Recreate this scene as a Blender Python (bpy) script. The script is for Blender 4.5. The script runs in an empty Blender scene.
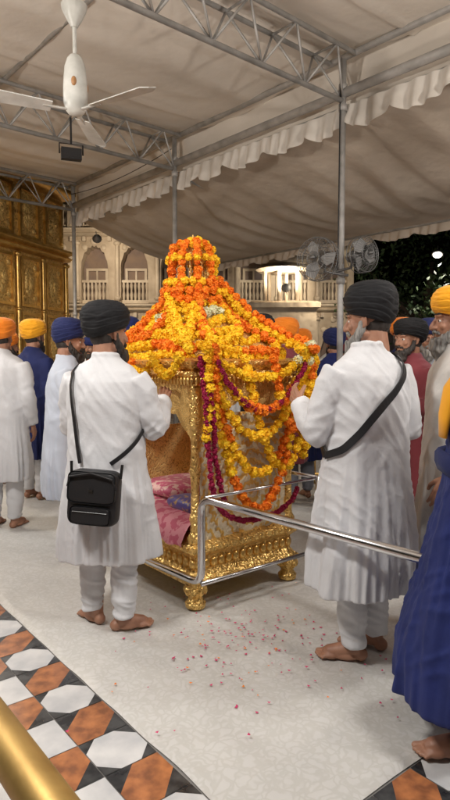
import bpy, bmesh, math, random
from mathutils import Vector, Matrix, noise
random.seed(7)
R=math.radians
scene=bpy.context.scene
col=scene.collection

# ------------------------------------------------------------------ materials
def nt(m):
    m.use_nodes=True
    t=m.node_tree
    return t, t.nodes, t.links, t.nodes.get('Principled BSDF')
MC={}
def mat(name,c,rough=.6,metal=0,c2=None,vs=4.0,bs=0,b=0.0,kind='noise',emit=0,sheen=0,scale=(1,1,1),thr=None,dist=.01):
    if name in MC: return MC[name]
    m=bpy.data.materials.new(name); MC[name]=m
    t,N,L,P=nt(m)
    P.inputs['Base Color'].default_value=(*c,1)
    P.inputs['Roughness'].default_value=rough
    P.inputs['Metallic'].default_value=metal
    if sheen: P.inputs['Sheen Weight'].default_value=sheen
    tc=N.new('ShaderNodeTexCoord'); mp=N.new('ShaderNodeMapping')
    mp.inputs['Scale'].default_value=scale
    L.new(tc.outputs['Object'],mp.inputs[0])
    if c2 is not None:
        n=N.new('ShaderNodeTexNoise'); n.inputs['Scale'].default_value=vs; n.inputs['Detail'].default_value=5
        r=N.new('ShaderNodeValToRGB'); a,bb=thr or (.35,.65)
        r.color_ramp.elements[0].position=a; r.color_ramp.elements[1].position=bb
        r.color_ramp.elements[0].color=(*c,1); r.color_ramp.elements[1].color=(*c2,1)
        L.new(mp.outputs[0],n.inputs[0]); L.new(n.outputs[0],r.inputs[0]); L.new(r.outputs[0],P.inputs['Base Color'])
    if b:
        if kind=='noise':
            n=N.new('ShaderNodeTexNoise'); n.inputs['Scale'].default_value=bs; n.inputs['Detail'].default_value=4; o=n.outputs[0]
        elif kind=='voronoi':
            n=N.new('ShaderNodeTexVoronoi'); n.feature='SMOOTH_F1'; n.inputs['Scale'].default_value=bs; o=n.outputs['Distance']
        else:
            n=N.new('ShaderNodeTexWave'); n.inputs['Scale'].default_value=bs; n.inputs['Distortion'].default_value=3; o=n.outputs[1]
        L.new(mp.outputs[0],n.inputs[0])
        bp=N.new('ShaderNodeBump'); bp.inputs['Strength'].default_value=b; bp.inputs['Distance'].default_value=dist
        L.new(o,bp.inputs['Height']); L.new(bp.outputs[0],P.inputs['Normal'])
    if emit:
        P.inputs['Emission Color'].default_value=(*c,1); P.inputs['Emission Strength'].default_value=emit
    return m
def gold_relief(name,scale,c1=(.95,.64,.22),c2=(.36,.19,.04),rough=.34,bump=.8,dist=.012,metal=.78):
    if name in MC: return MC[name]
    m=bpy.data.materials.new(name); MC[name]=m
    t,N,L,P=nt(m)
    P.inputs['Metallic'].default_value=metal; P.inputs['Roughness'].default_value=rough
    tc=N.new('ShaderNodeTexCoord')
    nn=N.new('ShaderNodeTexNoise'); nn.inputs['Scale'].default_value=scale*.4
    mx=N.new('ShaderNodeMixRGB'); mx.inputs[0].default_value=.12
    L.new(tc.outputs['Object'],nn.inputs[0]); L.new(tc.outputs['Object'],mx.inputs[1]); L.new(nn.outputs['Color'],mx.inputs[2])
    v=N.new('ShaderNodeTexVoronoi'); v.feature='DISTANCE_TO_EDGE'; v.inputs['Scale'].default_value=scale
    w=N.new('ShaderNodeTexVoronoi'); w.inputs['Scale'].default_value=scale*2.3
    L.new(mx.outputs[0],v.inputs[0]); L.new(mx.outputs[0],w.inputs[0])
    ad=N.new('ShaderNodeMath'); ad.operation='MULTIPLY_ADD'; ad.inputs[1].default_value=.6
    L.new(w.outputs['Distance'],ad.inputs[0]); L.new(v.outputs['Distance'],ad.inputs[2])
    r=N.new('ShaderNodeValToRGB'); r.color_ramp.elements[0].position=.08; r.color_ramp.elements[1].position=.4
    r.color_ramp.elements[0].color=(*c2,1); r.color_ramp.elements[1].color=(*c1,1)
    L.new(ad.outputs[0],r.inputs[0]); L.new(r.outputs[0],P.inputs['Base Color'])
    bp=N.new('ShaderNodeBump'); bp.inputs['Strength'].default_value=bump; bp.inputs['Distance'].default_value=dist
    L.new(ad.outputs[0],bp.inputs['Height']); L.new(bp.outputs[0],P.inputs['Normal'])
    return m
def cloth(name,c,var=.9,sheen=.15,b=.35):
    c2=tuple(x*var for x in c)
    return mat('cloth_'+name,c,rough=.85,c2=c2,vs=6,bs=45,b=b,dist=.004,sheen=sheen)

M_white=cloth('white',(.71,.715,.74),.95,b=.5,sheen=.05)
M_white2=cloth('offwhite',(.64,.62,.59),.92,b=.5,sheen=.05)
M_black=cloth('black',(.006,.006,.008),.8,0)
M_navy=cloth('navy',(.010,.018,.10),.8,.03)
M_blue=cloth('blue',(.012,.024,.15),.7,.03)
M_orange=cloth('orange',(.90,.24,.01))
M_saffron=cloth('saffron',(.95,.42,.01))
M_grey=cloth('grey',(.25,.26,.3))
M_maroon=cloth('maroon',(.2,.03,.04))
M_palebl=cloth('pale_blue',(.55,.6,.7))
M_skin=mat('skin',(.43,.22,.14),rough=.5,c2=(.33,.155,.095),vs=14,bs=180,b=.1,dist=.001)
M_hairk=mat('hair_black',(.02,.016,.014),rough=.6,c2=(.05,.04,.035),vs=60,bs=120,b=.8,scale=(1,1,.2),dist=.004)
M_hairg=mat('hair_grey',(.13,.125,.12),rough=.7,c2=(.36,.35,.33),vs=60,bs=120,b=.8,scale=(1,1,.2),dist=.004)
M_eye=mat('eye',(.02,.015,.01),rough=.2)
M_eyew=mat('eye_white',(.7,.68,.64),rough=.3)
M_gold=gold_relief('gold_relief',26,bump=1)
M_goldf=gold_relief('gold_fine',55,bump=.8,dist=.006,metal=.65)
M_goldw=gold_relief('gold_wall',13,c1=(.88,.60,.22),c2=(.42,.24,.06),rough=.42,dist=.03,metal=.4)
M_brass=mat('brass',(.85,.57,.2),rough=.3,metal=.8,c2=(.7,.43,.12),vs=9)
M_steel=mat('stainless_steel',(.72,.72,.73),rough=.2,metal=1,c2=(.6,.6,.62),vs=12,bs=3,b=.05)
M_frame=mat('painted_steel',(.50,.49,.48),rough=.5,metal=.25,c2=(.34,.33,.32),vs=8)
M_fang=mat('fan_guard_wire',(.2,.2,.2),rough=.4,metal=.6)
M_fanw=mat('fan_enamel',(.66,.66,.63),rough=.4,c2=(.5,.5,.47),vs=9)
M_dark=mat('dark_plastic',(.012,.012,.014),rough=.5,bs=200,b=.3,dist=.001)
M_marW=mat('white_marble',(.66,.655,.65),rough=.2,c2=(.48,.485,.5),vs=7)
M_marO=mat('orange_marble',(.47,.18,.07),rough=.22,c2=(.22,.085,.04),vs=16)
M_marK=mat('black_marble',(.02,.02,.022),rough=.2,c2=(.07,.07,.07),vs=14)
M_grout=mat('grout',(.2,.19,.18),rough=.9)
M_stone=mat('carved_white_stone',(.54,.46,.37),rough=.6,c2=(.36,.29,.22),vs=2,bs=7,b=.8,kind='voronoi',dist=.03)
M_strim=mat('white_stone_trim',(.60,.52,.42),rough=.5,c2=(.44,.37,.3),vs=3)

# ------------------------------------------------------------------ mesh builder
class MB:
    def __init__(s): s.v=[]; s.f=[]; s.m=[]; s.cm=0
    def add(s,vs,fs):
        o=len(s.v); s.v+= [tuple(x) for x in vs]
        for f in fs: s.f.append(tuple(i+o for i in f)); s.m.append(s.cm)
    def box(s,lo,hi):
        x0,y0,z0=lo;x1,y1,z1=hi
        s.add([(x0,y0,z0),(x1,y0,z0),(x1,y1,z0),(x0,y1,z0),(x0,y0,z1),(x1,y0,z1),(x1,y1,z1),(x0,y1,z1)],
              [(0,3,2,1),(4,5,6,7),(0,1,5,4),(1,2,6,5),(2,3,7,6),(3,0,4,7)])
    def tube(s,pts,rad,seg=12,closed=False,flat=1.0):
        pts=[Vector(p) for p in pts]; n=len(pts)
        if not hasattr(rad,'__len__'): rad=[rad]*n
        vs=[];fs=[]
        prev=None
        for i,p in enumerate(pts):
            if closed: d=pts[(i+1)%n]-pts[i-1]
            elif i==0: d=pts[1]-p
            elif i==n-1: d=p-pts[i-1]
            else: d=(pts[i+1]-p).normalized()+(p-pts[i-1]).normalized()
            d.normalize()
            if prev is None:
                up=Vector((0,0,1)) if abs(d.z)<.9 else Vector((0,1,0))
                a=d.cross(up).normalized()
            else:
                a=(prev-d*prev.dot(d)).normalized()
            prev=a; b=d.cross(a)
            for k in range(seg):
                t=2*math.pi*k/seg
                vs.append(p+(a*math.cos(t)+b*math.sin(t)*flat)*rad[i])
        R_=n if closed else n-1
        for i in range(R_):
            j=(i+1)%n
            for k in range(seg):
                k2=(k+1)%seg
                fs.append((i*seg+k,i*seg+k2,j*seg+k2,j*seg+k))
        if not closed:
            fs.append(tuple(reversed(range(seg)))); fs.append(tuple((n-1)*seg+k for k in range(seg)))
        s.add(vs,fs)
    def capsule(s,a,b,ra,rb=None,seg=14):
        rb=ra if rb is None else rb
        a=Vector(a);b=Vector(b);d=(b-a).normalized()
        pts=[];rr=[]
        for t in (-.98,-.8,-.5,0): pts.append(a+d*ra*t); rr.append(ra*math.sqrt(1-t*t))
        for t in (0,.5,.8,.98): pts.append(b+d*rb*t); rr.append(rb*math.sqrt(1-t*t))
        s.tube(pts,rr,seg)
    def ell(s,c,r,seg=20,rings=12,rot=None):
        vs=[];fs=[];c=Vector(c)
        for i in range(rings+1):
            ph=math.pi*i/rings
            for k in range(seg):
                t=2*math.pi*k/seg
                v=Vector((r[0]*math.sin(ph)*math.cos(t),r[1]*math.sin(ph)*math.sin(t),r[2]*math.cos(ph)))
                if i in(0,rings): v=Vector((r[0]*.002*math.cos(t),r[1]*.002*math.sin(t),v.z))
                if rot: v=rot@v
                vs.append(c+v)
        for i in range(rings):
            for k in range(seg):
                k2=(k+1)%seg
                fs.append((i*seg+k,(i+1)*seg+k,(i+1)*seg+k2,i*seg+k2))
        fs.append(tuple(range(seg))); fs.append(tuple(reversed([rings*seg+k for k in range(seg)])))
        s.add(vs,fs)
    def lathe(s,prof,seg=24,c=(0,0,0)):
        vs=[];fs=[];n=len(prof)
        for r,z in prof:
            for k in range(seg):
                t=2*math.pi*k/seg; vs.append((c[0]+r*math.cos(t),c[1]+r*math.sin(t),c[2]+z))
        for i in range(n-1):
            for k in range(seg):
                k2=(k+1)%seg; fs.append((i*seg+k,i*seg+k2,(i+1)*seg+k2,(i+1)*seg+k))
        fs.append(tuple(reversed(range(seg)))); fs.append(tuple((n-1)*seg+k for k in range(seg)))
        s.add(vs,fs)
    def rloft(s,prof,cx=0,cy=0,seg=40,p=2.0):
        vs=[];fs=[];n=len(prof)
        for q in prof:
            hx,hy,z=q[:3]; pp=q[3] if len(q)>3 else p
            for k in range(seg):
                t=2*math.pi*k/seg; c_,s_=math.cos(t),math.sin(t)
                vs.append((cx+hx*math.copysign(abs(c_)**(2/pp),c_),cy+hy*math.copysign(abs(s_)**(2/pp),s_),z))
        for i in range(n-1):
            for k in range(seg):
                k2=(k+1)%seg; fs.append((i*seg+k,i*seg+k2,(i+1)*seg+k2,(i+1)*seg+k))
        fs.append(tuple(reversed(range(seg)))); fs.append(tuple((n-1)*seg+k for k in range(seg)))
        s.add(vs,fs)
    def rect(s,prof,x0,x1,y0,y1):
        vs=[];fs=[]
        for o,z in prof:
            vs+=[(x0-o,y0-o,z),(x1+o,y0-o,z),(x1+o,y1+o,z),(x0-o,y1+o,z)]
        n=len(prof)
        for i in range(n-1):
            for k in range(4):
                k2=(k+1)%4; fs.append((i*4+k,i*4+k2,(i+1)*4+k2,(i+1)*4+k))
        fs.append((3,2,1,0)); fs.append(tuple((n-1)*4+k for k in range(4)))
        s.add(vs,fs)
    def strip(s,x0,x1,top,fn,o,ux,un,th,n=40):
        o=Vector(o);ux=Vector(ux);un=Vector(un);vs=[];fs=[]
        for i in range(n+1):
            x=x0+(x1-x0)*i/n; zb=fn((i/n))
            for zz in (top,zb):
                for d in (0,th):
                    vs.append(o+ux*x+un*d+Vector((0,0,zz)))
        for i in range(n):
            a=i*4;b=a+4
            fs+=[(a,a+2,b+2,b),(a+1,b+1,b+3,a+3),(a+2,a+3,b+3,b+2),(a,b,b+1,a+1)]
        fs+=[(0,1,3,2),(n*4,n*4+2,n*4+3,n*4+1)]
        s.add(vs,fs)
    def mesh(s,name,mats,smooth=True):
        me=bpy.data.meshes.new(name); me.from_pydata(s.v,[],s.f)
        for m in mats: me.materials.append(m)
        me.polygons.foreach_set('material_index',s.m)
        me.polygons.foreach_set('use_smooth',[smooth]*len(me.polygons))
        me.update()
        bm=bmesh.new(); bm.from_mesh(me); bmesh.ops.recalc_face_normals(bm,faces=bm.faces); bm.to_mesh(me); bm.free()
        return me
    def obj(s,name,mats,parent=None,smooth=False,auto=None,loc=None):
        if not isinstance(mats,(list,tuple)): mats=[mats]
        me=s.mesh(name,mats,smooth or auto is not None)
        if auto is not None:
            me.set_sharp_from_angle(angle=R(auto))
        return link(name,me,parent,loc)
def link(name,me,parent=None,loc=None,mx=None,mats=None):
    o=bpy.data.objects.new(name,me); col.objects.link(o)
    if parent: o.parent=parent
    if mx is not None: o.matrix_local=mx
    elif loc: o.location=loc
    if mats:
        for i,m in enumerate(mats):
            o.material_slots[i].link='OBJECT'; o.material_slots[i].material=m
    return o
def empty(name,loc=(0,0,0),rz=0):
    e=bpy.data.objects.new(name,None); col.objects.link(e); e.location=loc; e.rotation_euler=(0,0,rz); e.empty_display_size=.2
    return e
def remesh(mb,name,voxel,sm=3,mats=(None,)):
    me=bpy.data.meshes.new('tmp'); me.from_pydata(mb.v,[],mb.f); me.update()
    bm=bmesh.new(); bm.from_mesh(me); bmesh.ops.recalc_face_normals(bm,faces=bm.faces); bm.to_mesh(me); bm.free()
    o=bpy.data.objects.new('tmp',me); col.objects.link(o)
    a=o.modifiers.new('r','REMESH'); a.mode='VOXEL'; a.voxel_size=voxel; a.adaptivity=0
    b=o.modifiers.new('s','SMOOTH'); b.factor=.5; b.iterations=sm
    dg=bpy.context.evaluated_depsgraph_get()
    r=bpy.data.meshes.new_from_object(o.evaluated_get(dg)); r.name=name
    bpy.data.objects.remove(o); bpy.data.meshes.remove(me)
    r.materials.clear()
    for m in mats: r.materials.append(m)
    r.polygons.foreach_set('use_smooth',[True]*len(r.polygons))
    return r
def displace(me,fn):
    nr=[v.normal.copy() for v in me.vertices]
    for v,n in zip(me.vertices,nr): v.co=v.co+fn(v.co,n)
    me.update()
def NZ(x,y,z): return noise.noise(Vector((x,y,z)))

# ------------------------------------------------------------------ people
def sstep(t): t=max(0,min(1,t)); return t*t*(3-2*t)
def table(hemz,hw,hd):
    return [(hemz,hw,hd),(hemz+.25*(.95-hemz),hw*.9+.02,hd*.9+.02),(.95,.208,.168),(1.10,.192,.155),(1.28,.205,.153),(1.37,.203,.135),(1.425,.175,.108),(1.465,.118,.085),(1.50,.072,.072),(1.525,.064,.066)]
def radii(T,z):
    if z<=T[0][0]: return T[0][1:]
    for a,b in zip(T,T[1:]):
        if z<=b[0]:
            t=(z-a[0])/(b[0]-a[0]); return (a[1]+(b[1]-a[1])*t,a[2]+(b[2]-a[2])*t)
    return T[-1][1:]
def kurta_mesh(key,hemz,hw,hd,armL,armR,voxel,seed,fold=1.0):
    mb=MB(); T=table(hemz,hw,hd)
    mb.rloft([(a,b,z) for z,a,b in T],seg=48,p=2.3)
    mb.tube([(.064*math.cos(k*.3927),.066*math.sin(k*.3927)+.004,1.515+.006*math.sin(k*.3927)*-1) for k in range(16)],.012,8,closed=True)
    for sx,(e,w) in ((-1,armL),(1,armR)):
        s=Vector((sx*.162,0,1.388)); e=Vector(e); w=Vector(w)
        pts=[s,s.lerp(e,.3)+Vector((sx*.012,0,.008)),s.lerp(e,.7),e,e.lerp(w,.35),e.lerp(w,.75),w]
        mb.tube(pts,[.078,.076,.068,.062,.059,.052,.048],16)
    me=remesh(mb,'kurta_'+key,voxel,5)
    ee=[(Vector(armL[0])),(Vector(armR[0]))]
    def fn(c,n):
        rr=math.hypot(c.x,c.y); ph=math.atan2(c.y,c.x)
        d=Vector((0,0,0))
        T2=radii(T,c.z)
        amp=sstep((1.12-c.z)/(1.12-hemz))*.040*fold
        inside=rr<max(T2)+.07
        if amp>0 and inside:
            f=NZ(math.cos(ph)*2.6+seed,math.sin(ph)*2.6,c.z*.7)
            g=1-2*abs(NZ(math.cos(ph)*4.6-seed,math.sin(ph)*4.6,c.z*.9+5))
            h=1-2*abs(NZ(math.cos(ph)*9-seed,math.sin(ph)*9,c.z*1.2+2))
            d+=Vector((c.x,c.y,0)).normalized()*amp*(f*1.3+g*.7+h*.25-.4)
        fl=1-2.2*abs(NZ(c.x*8+seed,c.y*6,c.z*2.2+abs(c.x)*5))
        fd=1-2.2*abs(NZ(c.x*3-seed,c.y*3,c.z*9+abs(c.x)*14))
        f4=1-2.4*abs(NZ(c.x*7-seed,c.y*7,c.z*15-c.x*9+3))
        f5=1-3*abs(NZ(c.x*5+seed,c.y*5,c.z*13+c.x*16))
        k=sstep((c.z-hemz)/.3); up=sstep((c.z-1.0)/.25)
        ke=max(0,1-min((c-e).length for e in ee)/.22)
        waist=max(0,1-abs(c.z-1.04)/.16)
        d+=n*(fl*.0065*k+fd*(.004*up+.006*waist)+f4*.010*ke+max(0,f5)*.005*k+NZ(c.x*4,c.y*4,c.z*4+seed)*.006)*fold
        return d
    displace(me,fn)
    return me,T
def trousers_mesh(voxel,seed,sp=.095,fy=(0,0),hemw=.052):
    mb=MB()
    for sx,y in ((-1,fy[0]),(1,fy[1])):
        mb.tube([(sx*.085,0,.92),(sx*.09,y*.2,.7),(sx*sp,.02+y*.6,.47),(sx*sp,y,.25),(sx*sp,y-.015,.085)],[.105,.095,.075,.068,hemw],16)
    mb.ell((0,0,.93),(.17,.12,.1))
    me=remesh(mb,'trousers',voxel,4)
    def fn(c,n):
        k=sstep((.5-c.z)/.3)
        return n*((1-2*abs(NZ(c.x*6+seed,c.y*6,c.z*24+c.x*9)))*.010*k+NZ(c.x*10,c.y*10,c.z*8+seed)*.006)
    displace(me,fn)
    return me
def head_mesh():
    mb=MB()
    mb.ell((0,-.012,.03),(.076,.095,.098)); mb.ell((0,.03,-.02),(.062,.062,.09))
    mb.ell((0,.048,-.085),(.045,.042,.035)); mb.capsule((-.05,.0,-.06),(-.02,.05,-.09),.022); mb.capsule((.05,.0,-.06),(.02,.05,-.09),.022)
    mb.tube([(0,.084,.03),(0,.096,.01),(0,.111,-.018),(0,.112,-.03),(0,.095,-.036)],[.008,.009,.012,.013,.008],10)
    mb.ell((-.013,.094,-.028),(.009,.011,.008),12,8); mb.ell((.013,.094,-.028),(.009,.011,.008),12,8)
    mb.capsule((-.042,.074,.034),(-.012,.086,.034),.010); mb.capsule((.042,.074,.034),(.012,.086,.034),.010)
    mb.ell((-.04,.068,-.02),(.02,.016,.02)); mb.ell((.04,.068,-.02),(.02,.016,.02))
    mb.capsule((-.018,.086,-.055),(.018,.086,-.055),.007); mb.capsule((-.015,.085,-.067),(.015,.085,-.067),.0075)
    for s in (-1,1):
        mb.tube([(s*.074,.004,-.03),(s*.082,-.012,-.02),(s*.088,-.02,.01),(s*.086,-.012,.03),(s*.076,.002,.026)],[.007,.008,.007,.007,.006],8)
        mb.ell((s*.076,-.006,0),(.008,.016,.028),12,8)
        mb.capsule((s*.045,.073,.013),(s*.02,.08,.013),.0045); mb.capsule((s*.045,.074,.0),(s*.02,.08,.0),.004)
    mb.capsule((0,-.03,-.03),(0,-.035,-.14),.057,.062)
    return remesh(mb,'head_mesh',.0042,3,(M_skin,))
HEAD=head_mesh()
def eyes_mesh():
    mb=MB()
    for s in(-1,1): mb.ell((s*.032,.074,.007),(.013,.011,.009),14,10)
    mb.cm=1
    for s in(-1,1): mb.ell((s*.032,.0815,.007),(.006,.0045,.006),12,8)
    mb.cm=2
    for s in(-1,1): mb.tube([(s*.05,.072,.038),(s*.035,.086,.045),(s*.014,.092,.041)],[.003,.0055,.004],8)
    return mb.mesh('eyes_mesh',[M_eyew,M_eye,M_hairk])
EYES=eyes_mesh()
def beard_mesh(long):
    mb=MB()
    for s in (-1,1):
        mb.capsule((s*.07,.004,-.01),(s*.062,.02,-.06),.016,.022); mb.capsule((s*.062,.02,-.055),(s*.025,.065,-.1),.024,.03)
        mb.capsule((0,.1,-.043),(s*.035,.084,-.056),.009,.008)
    mb.ell((0,.07,-.105),(.045,.036,.04))
    mb.tube([(0,.065,-.09),(0,.075,-.14),(0,.075,-.14-long)],[.052,.046,.012],14)
    me=remesh(mb,'beard_mesh',.0045,2,(M_hairk,))
    displace(me,lambda c,n:n*(NZ(c.x*70,c.y*70,c.z*22)*.008)+Vector((0,0,NZ(c.x*90,c.y*90,3)*.01)))
    return me
BEARD=beard_mesh(.06); BEARDL=beard_mesh(.12)
def hairn_mesh():
    mb=MB(); mb.ell((0,-.035,-.01),(.068,.075,.065)); 
    return mb.mesh('nape',[M_hairk])
NAPE=hairn_mesh()
def turban_mesh(key,w=1.0,h=1.0,layers=7,seed=0,lean=1.2):
    seg=96;rows=90;vs=[];fs=[]
    prof=[(0,.083),(.05,.103),(.15,.120),(.3,.131),(.48,.134),(.62,.128),(.76,.111),(.88,.08),(.96,.045),(1,.004)]
    zp=[(0,0),(.05,-.006),(.15,.012),(.3,.045),(.48,.085),(.62,.116),(.76,.146),(.88,.166),(.96,.174),(1,.176)]
    def ip(T,v):
        for a,b in zip(T,T[1:]):
            if v<=b[0]: t=(v-a[0])/(b[0]-a[0]); return a[1]+(b[1]-a[1])*t
        return T[-1][1]
    for i in range(rows+1):
        v=i/rows
        for k in range(seg):
            t=2*math.pi*k/seg
            fa=abs(((t-math.pi/2+math.pi)%(2*math.pi))-math.pi)/math.pi
            side=math.cos(t)
            s=v*layers+lean*fa*(1.0+.9*side)*(1-.5*v)+.45*NZ(math.cos(t)*1.5+seed,math.sin(t)*1.5,v*3)
            saw=s-math.floor(s)
            saw=saw**.7*(1 if saw<.85 else (1-saw)/.15)
            wob=.6+.6*NZ(math.cos(t)*2+seed,math.sin(t)*2,v*5+7)
            r=ip(prof,v)*w+ (.007*saw*wob-.003)*min(1,(1-v)*5)*min(1,v*8+.3)+.006*NZ(math.cos(t)*2.2,math.sin(t)*2.2,v*4+seed)+.002*NZ(math.cos(t)*6,math.sin(t)*6,v*22+seed)
            zb=.012+.035*math.sin(t)
            z=zb*(1-v)+ip(zp,v)*h+.01
            ry=1.08
            vs.append((r*math.cos(t),r*ry*math.sin(t)-.012-.02*v,z))
    for i in range(rows):
        for k in range(seg):
            k2=(k+1)%seg; fs.append((i*seg+k,i*seg+k2,(i+1)*seg+k2,(i+1)*seg+k))
    fs.append(tuple(reversed(range(seg)))); fs.append(tuple(rows*seg+k for k in range(seg)))
    mb=MB(); mb.add(vs,fs); return mb.mesh('turban_'+key,[M_black],True)
TURB=[turban_mesh('a',.95,1.02),turban_mesh('b',.90,1.05,8,3,1.6),turban_mesh('c',.93,.92,6,9,2.0)]
def hand_mesh(curl,key):
    mb=MB()
    F=[(.030,.086,(.040,.025,.020),.0093),(.010,.091,(.044,.029,.021),.0096),(-.010,.087,(.041,.027,.020),.0091),(-.029,.079,(.032,.020,.018),.008)]
    for x,kz,ln,r in F:
        mb.capsule((x*.6,0,.008),(x,0,kz),.014,.0115)
        p=Vector((x,0,kz)); a=curl*.6; pts=[p.copy()]; rr=[r*1.08]
        for q,l in enumerate(ln):
            d=Vector((x*.6*(1-curl*.5),math.sin(a),math.cos(a))).normalized(); p=p+d*l; pts.append(p.copy()); rr.append(r*(1-.08*(q+1))); a+=curl*.75
        for q in range(3): mb.capsule(pts[q],pts[q+1],rr[q],rr[q+1],12)
    th=[Vector((.018,.004,.02)),Vector((.042,.018,.048)),Vector((.054,.03+curl*.01,.075)),Vector((.052,.04+curl*.02,.098))]
    for q,(r1,r2) in enumerate(((.016,.0125),(.0125,.0108),(.0108,.009))): mb.capsule(th[q],th[q+1],r1,r2,12)
    mb.tube([(0,0,-.06),(0,0,-.01),(0,0,.02)],[.030,.026,.024],14,flat=.8)
    return remesh(mb,'hand_'+key,.0034,2,(M_skin,))
HAND={'relax':hand_mesh(.45,'relax'),'grip':hand_mesh(1.25,'grip')}
def foot_mesh():
    mb=MB()
    mb.ell((0,-.052,.03),(.032,.036,.032)); mb.capsule((0,-.03,.17),(0,-.03,.07),.036,.034)
    mb.tube([(0,-.05,.05),(0,0,.052),(0,.05,.038),(.004,.1,.024),(.004,.125,.018)],[.03,.036,.036,.034,.022],16)
    mb.ell((.026,.10,.02),(.022,.035,.018)); mb.ell((-.022,.09,.018),(.022,.04,.016)); mb.ell((-.02,.02,.02),(.02,.06,.018))
    for i,(x,l,r) in enumerate(((.034,.165,.013),(.012,.168,.0095),(-.006,.16,.009),(-.022,.15,.0085),(-.036,.137,.008))):
        mb.capsule((x*.9,.11,.017),(x,l-r,.011),r*1.05,r)
    me=remesh(mb,'foot_mesh',.0042,2,(M_skin,))
    for v in me.vertices: v.co.z=max(v.co.z,.0)
    me.update(); return me
FOOT=foot_mesh()
TR={}
KC={}
REL=((-.235,-.03,1.12),(-.235,.07,.89)); RER=((.235,-.03,1.12),(.235,.07,.89))
FWL=((-.235,.04,1.11),(-.15,.25,1.2)); FWR=((.235,.04,1.11),(.15,.25,1.2))
def person(name,loc,yaw,kurta=M_white,pants=M_white,turb=M_black,ti=0,beard=None,bl=False,armL=REL,armR=RER,grip='relax',
           head_yaw=0,head_pitch=0,hem=.42,hw=.25,hd=.19,voxel=.012,scale=1.0,seed=1,feet=((-1,0,8),(1,0,-8)),palmL=None,palmR=None,key=None,fold=1.0,sp=.095,hx=0):
    E=empty(name,(loc[0],loc[1],.014 if len(loc)<3 else loc[2]),R(yaw)); E.scale=(scale,)*3
    kk=(hem,hw,hd,armL,armR,voxel,seed)
    if kk not in KC: KC[kk]=kurta_mesh(name,hem,hw,hd,armL,armR,voxel,seed,fold)
    me,T=KC[kk]
    link('kurta',me,E,mats=[kurta])
    tk=(feet[0][1],feet[1][1],sp,voxel)
    if tk not in TR: TR[tk]=trousers_mesh(voxel*.8,seed,sp,(feet[0][1],feet[1][1]))
    link('trousers',TR[tk],E,mats=[pants])
    H=Matrix.Translation((hx,.03,1.625))@Matrix.Rotation(R(head_yaw),4,'Z')@Matrix.Rotation(R(head_pitch),4,'X')
    link('head',HEAD,E,mx=H); link('eyes_and_brows',EYES,E,mx=H); link('hair',NAPE,E,mx=H)
    link('turban',TURB[ti],E,mx=H,mats=[turb])
    if beard: link('beard',BEARDL if bl else BEARD,E,mx=H,mats=[beard])
    for nm,sx,(e,w),pn in (('hand_left',-1,armL,palmL),('hand_right',1,armR,palmR)):
        e=Vector(e);w=Vector(w);z=(w-e).normalized()
        y=Vector(pn) if pn else Vector((-sx,0,-.15)); y=(y-z*y.dot(z)).normalized(); x=y.cross(z)
        mx=Matrix((x,y,z)).transposed().to_4x4(); mx.translation=w+z*.012
        th=x
        want=Vector((0,.6,.8)) if abs(z.z)<.9 else Vector((0,1,0))
        if th.dot(want)<0: mx=mx@Matrix.Diagonal((-1,1,1,1))
        link(nm,HAND[grip],E,mx=mx)
    for nm,(sx,y,a) in (('foot_left',feet[0]),('foot_right',feet[1])):
        mx=Matrix.Translation((sx*sp,y+.02,0))@Matrix.Rotation(R(a),4,'Z')@Matrix.Diagonal((-1 if sx>0 else 1,1,1,1))
        link(nm,FOOT,E,mx=mx)
    return E,T
def strap(E,T,path,w=.018,off=.016,name='bag_strap',m=M_dark,th=.003):
    P=[]
    for i in range(len(path)-1):
        for k in range(8):
            t=k/8; P.append((path[i][0]*(1-t)+path[i+1][0]*t,path[i][1]*(1-t)+path[i+1][1]*t))
    P.append(path[-1])
    def pos(ph,z,o):
        a,b=radii(T,z); c_,s_=math.cos(R(ph)),math.sin(R(ph)); pp=2.3
        return Vector(((a+o)*math.copysign(abs(c_)**(2/pp),c_),(b+o)*math.copysign(abs(s_)**(2/pp),s_),z))
    C=[pos(p,z,off) for p,z in P]
    for _ in range(3): C=[C[0]]+[(C[i-1]+C[i]*2+C[i+1])/4 for i in range(1,len(C)-1)]+[C[-1]]
    vs=[];fs=[]
    for i,c in enumerate(C):
        d=(C[min(i+1,len(C)-1)]-C[max(i-1,0)]).normalized()
        n=Vector((c.x,c.y,max(0,(c.z-1.35))*1.5)).normalized(); s=d.cross(n).normalized(); n=s.cross(d)
        for a,b in((-w,-th),(w,-th),(w,th),(-w,th)): vs.append(c+s*a+n*b)
    for i in range(len(C)-1):
        for k in range(4):
            k2=(k+1)%4; fs.append((i*4+k,i*4+k2,i*4+4+k2,i*4+4+k))
    fs+=[(0,1,2,3),((len(C)-1)*4+3,(len(C)-1)*4+2,(len(C)-1)*4+1,(len(C)-1)*4)]
    mb=MB(); mb.add(vs,fs); mb.obj(name,m,E)

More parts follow.
